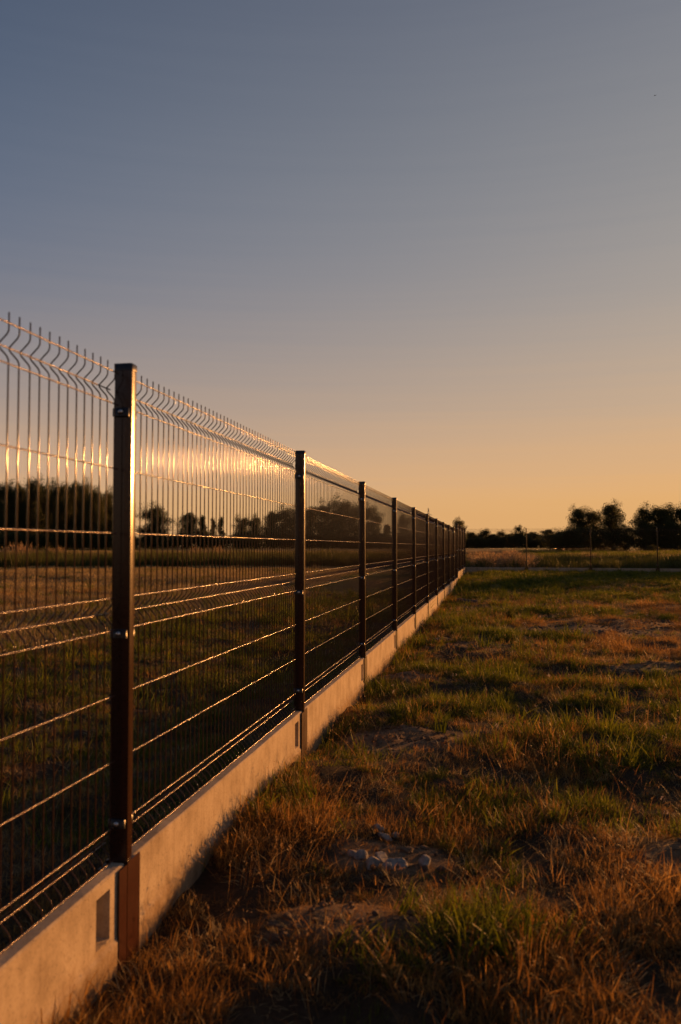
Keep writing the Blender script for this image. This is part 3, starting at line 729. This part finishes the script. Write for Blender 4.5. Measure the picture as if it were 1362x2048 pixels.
# ------------------------------------------------------------------ stones, soil, pylon, birds
M_lime = stone_mat('pale mortar lump', (.11, .10, .085), (.32, .30, .27)); M_soil = stone_mat('dug soil', (.03, .022, .016), (.075, .055, .04))
for i, (px, py, s) in enumerate([(722, 1722, .042), (745, 1735, .05), (762, 1722, .04), (790, 1738, .052), (756, 1668, .036), (770, 1676, .032), (792, 1672, .026), (850, 1732, .042), (706, 1716, .034), (775, 1745, .032)]):
    x, y = ground_at(px, py); z = float(ground_z(x, y))
    lab = 'whitish lump of mortar rubble lying apart from the heap in the grass' if px == 850 else 'whitish lump of mortar rubble in the small heap half hidden in the grass'
    o = link('rubble_lump', rock(500 + i, s * rnd.uniform(.65, 1.15), s * rnd.uniform(.6, 1.0), s * rnd.uniform(.5, .75), .12, 12, 9).mesh('rubble_lump', M_lime), None, (x, y, z + s * .14))
    o.rotation_euler = (rnd.uniform(-.3, .3), rnd.uniform(-.3, .3), rnd.uniform(0, 6))
    tag(o, lab, 'rubble', None if px == 850 else 'mortar rubble heap')
for px, py, s, lab in [(935, 1206, .30, 'dark dug-up soil mound on the lawn beside the end of the long fence'), (882, 1284, .17, 'small dark soil mound close to the long fence boards')]:
    x, y = ground_at(px, py); z = float(ground_z(x, y))
    tag(link('soil_mound', rock(int(px), s, s * .7, s * .32, .3, 14).mesh('soil_mound', M_soil), None, (x, y, z - .01)), lab, 'mound')
def tuft(px, py, sc, lab, n=26, seed=9, m_=None):
    x, y = ground_at(px, py); z = float(ground_z(x, y))
    o = link('grass_tuft', blade_mesh('grass_tuft', n, .05, .12, .26, .85, .008, m_ or M_green, 1.3, seed, False, None, 5), None, (x, y, z)); o.scale = (sc, sc, sc)
    return tag(o, lab, 'grass tuft')
tuft(880, 1472, .95, 'spiky green grass tuft growing alone on the bare sandy patch')
tuft(1020, 1240, 1.5, 'dark green leafy plant clump standing out of the lawn', 90, 10, M_tall)

def pylon():
    x, y = bearing(857, 760); z = float(ground_z(x, y)); o = empty('power_pylon', (x, y, z)); tag(o, 'slender lattice power pylon far behind the long fence', 'pylon')
    H = CAM_H + (1094.2 - 1016) / FPX * 760 - z
    M_py = stone_mat('weathered steel', (.10, .09, .08), (.14, .13, .12))
    w = lambda t: 3.2 * (1 - t) ** 1.4 + .35
    m = MB()
    for cx, cy in ((1, 1), (1, -1), (-1, 1), (-1, -1)):
        m.tube([(cx * w(t), cy * w(t), H * t) for t in np.linspace(0, 1, 9)], .16, 4)
    link('leg_frame', m.mesh('leg_frame', M_py), o)
    m = MB(); ts = np.linspace(0, .97, 12)
    for a, b in zip(ts[:-1], ts[1:]):
        for s in (1, -1):
            m.tube([(-w(a), s * w(a), H * a), (w(b), s * w(b), H * b)], .09, 4); m.tube([(w(a), s * w(a), H * a), (-w(b), s * w(b), H * b)], .09, 4)
            m.tube([(s * w(a), -w(a), H * a), (s * w(b), w(b), H * b)], .09, 4); m.tube([(s * w(a), w(a), H * a), (s * w(b), -w(b), H * b)], .09, 4)
    link('bracing', m.mesh('bracing', M_py), o)
    for t, L_ in ((.82, 3.4), (.70, 4.6)):
        m = MB(); m.tube([(-L_, 0, H * t), (0, 0, H * t + .9), (L_, 0, H * t)], .13, 4); m.tube([(-L_, 0, H * t), (L_, 0, H * t)], .13, 4); link('cross_arm', m.mesh('cross_arm', M_py), o)
pylon()
def bird(px, py, dist, size, lab):
    u = (px - 681) / FPX; v = (1024 - py) / FPX; d = Vector((math.cos(YAW) * u - math.sin(YAW) * (math.cos(PITCH) - v * math.sin(PITCH)), math.sin(YAW) * u + math.cos(YAW) * (math.cos(PITCH) - v * math.sin(PITCH)), math.sin(PITCH) + v * math.cos(PITCH)))
    m = MB(); m.tube([(0, -.5, .02), (0, -.42, .02), (0, -.3, .02), (0, 0, 0), (0, .25, 0), (0, .5, .01), (0, .72, .01)], [.01, .05, .08, .12, .09, .03, .06], 8)
    for s in (-1, 1):
        m.add([(s * .06, -.22, .05), (s * .5, -.28, .22), (s * 1.0, .05, .12), (s * .5, .02, .21), (s * .06, .18, .04), (s * .5, -.13, .24)], [(0, 1, 5), (1, 2, 5), (5, 2, 3), (0, 5, 4), (5, 3, 4)], True)
    o = link('bird', m.mesh('bird', M_soil), None, d * dist + Vector((0, 0, CAM_H))); o.scale = (size,) * 3; o.rotation_euler = (.1, .5, rnd.uniform(0, 6)); tag(o, lab, 'bird')
bird(1310, 191, 70, .19, 'tiny dark bird high in the clear sky over the lawn')
bird(430, 522, 130, .17, 'faint tiny bird in the blue sky above the long fence')
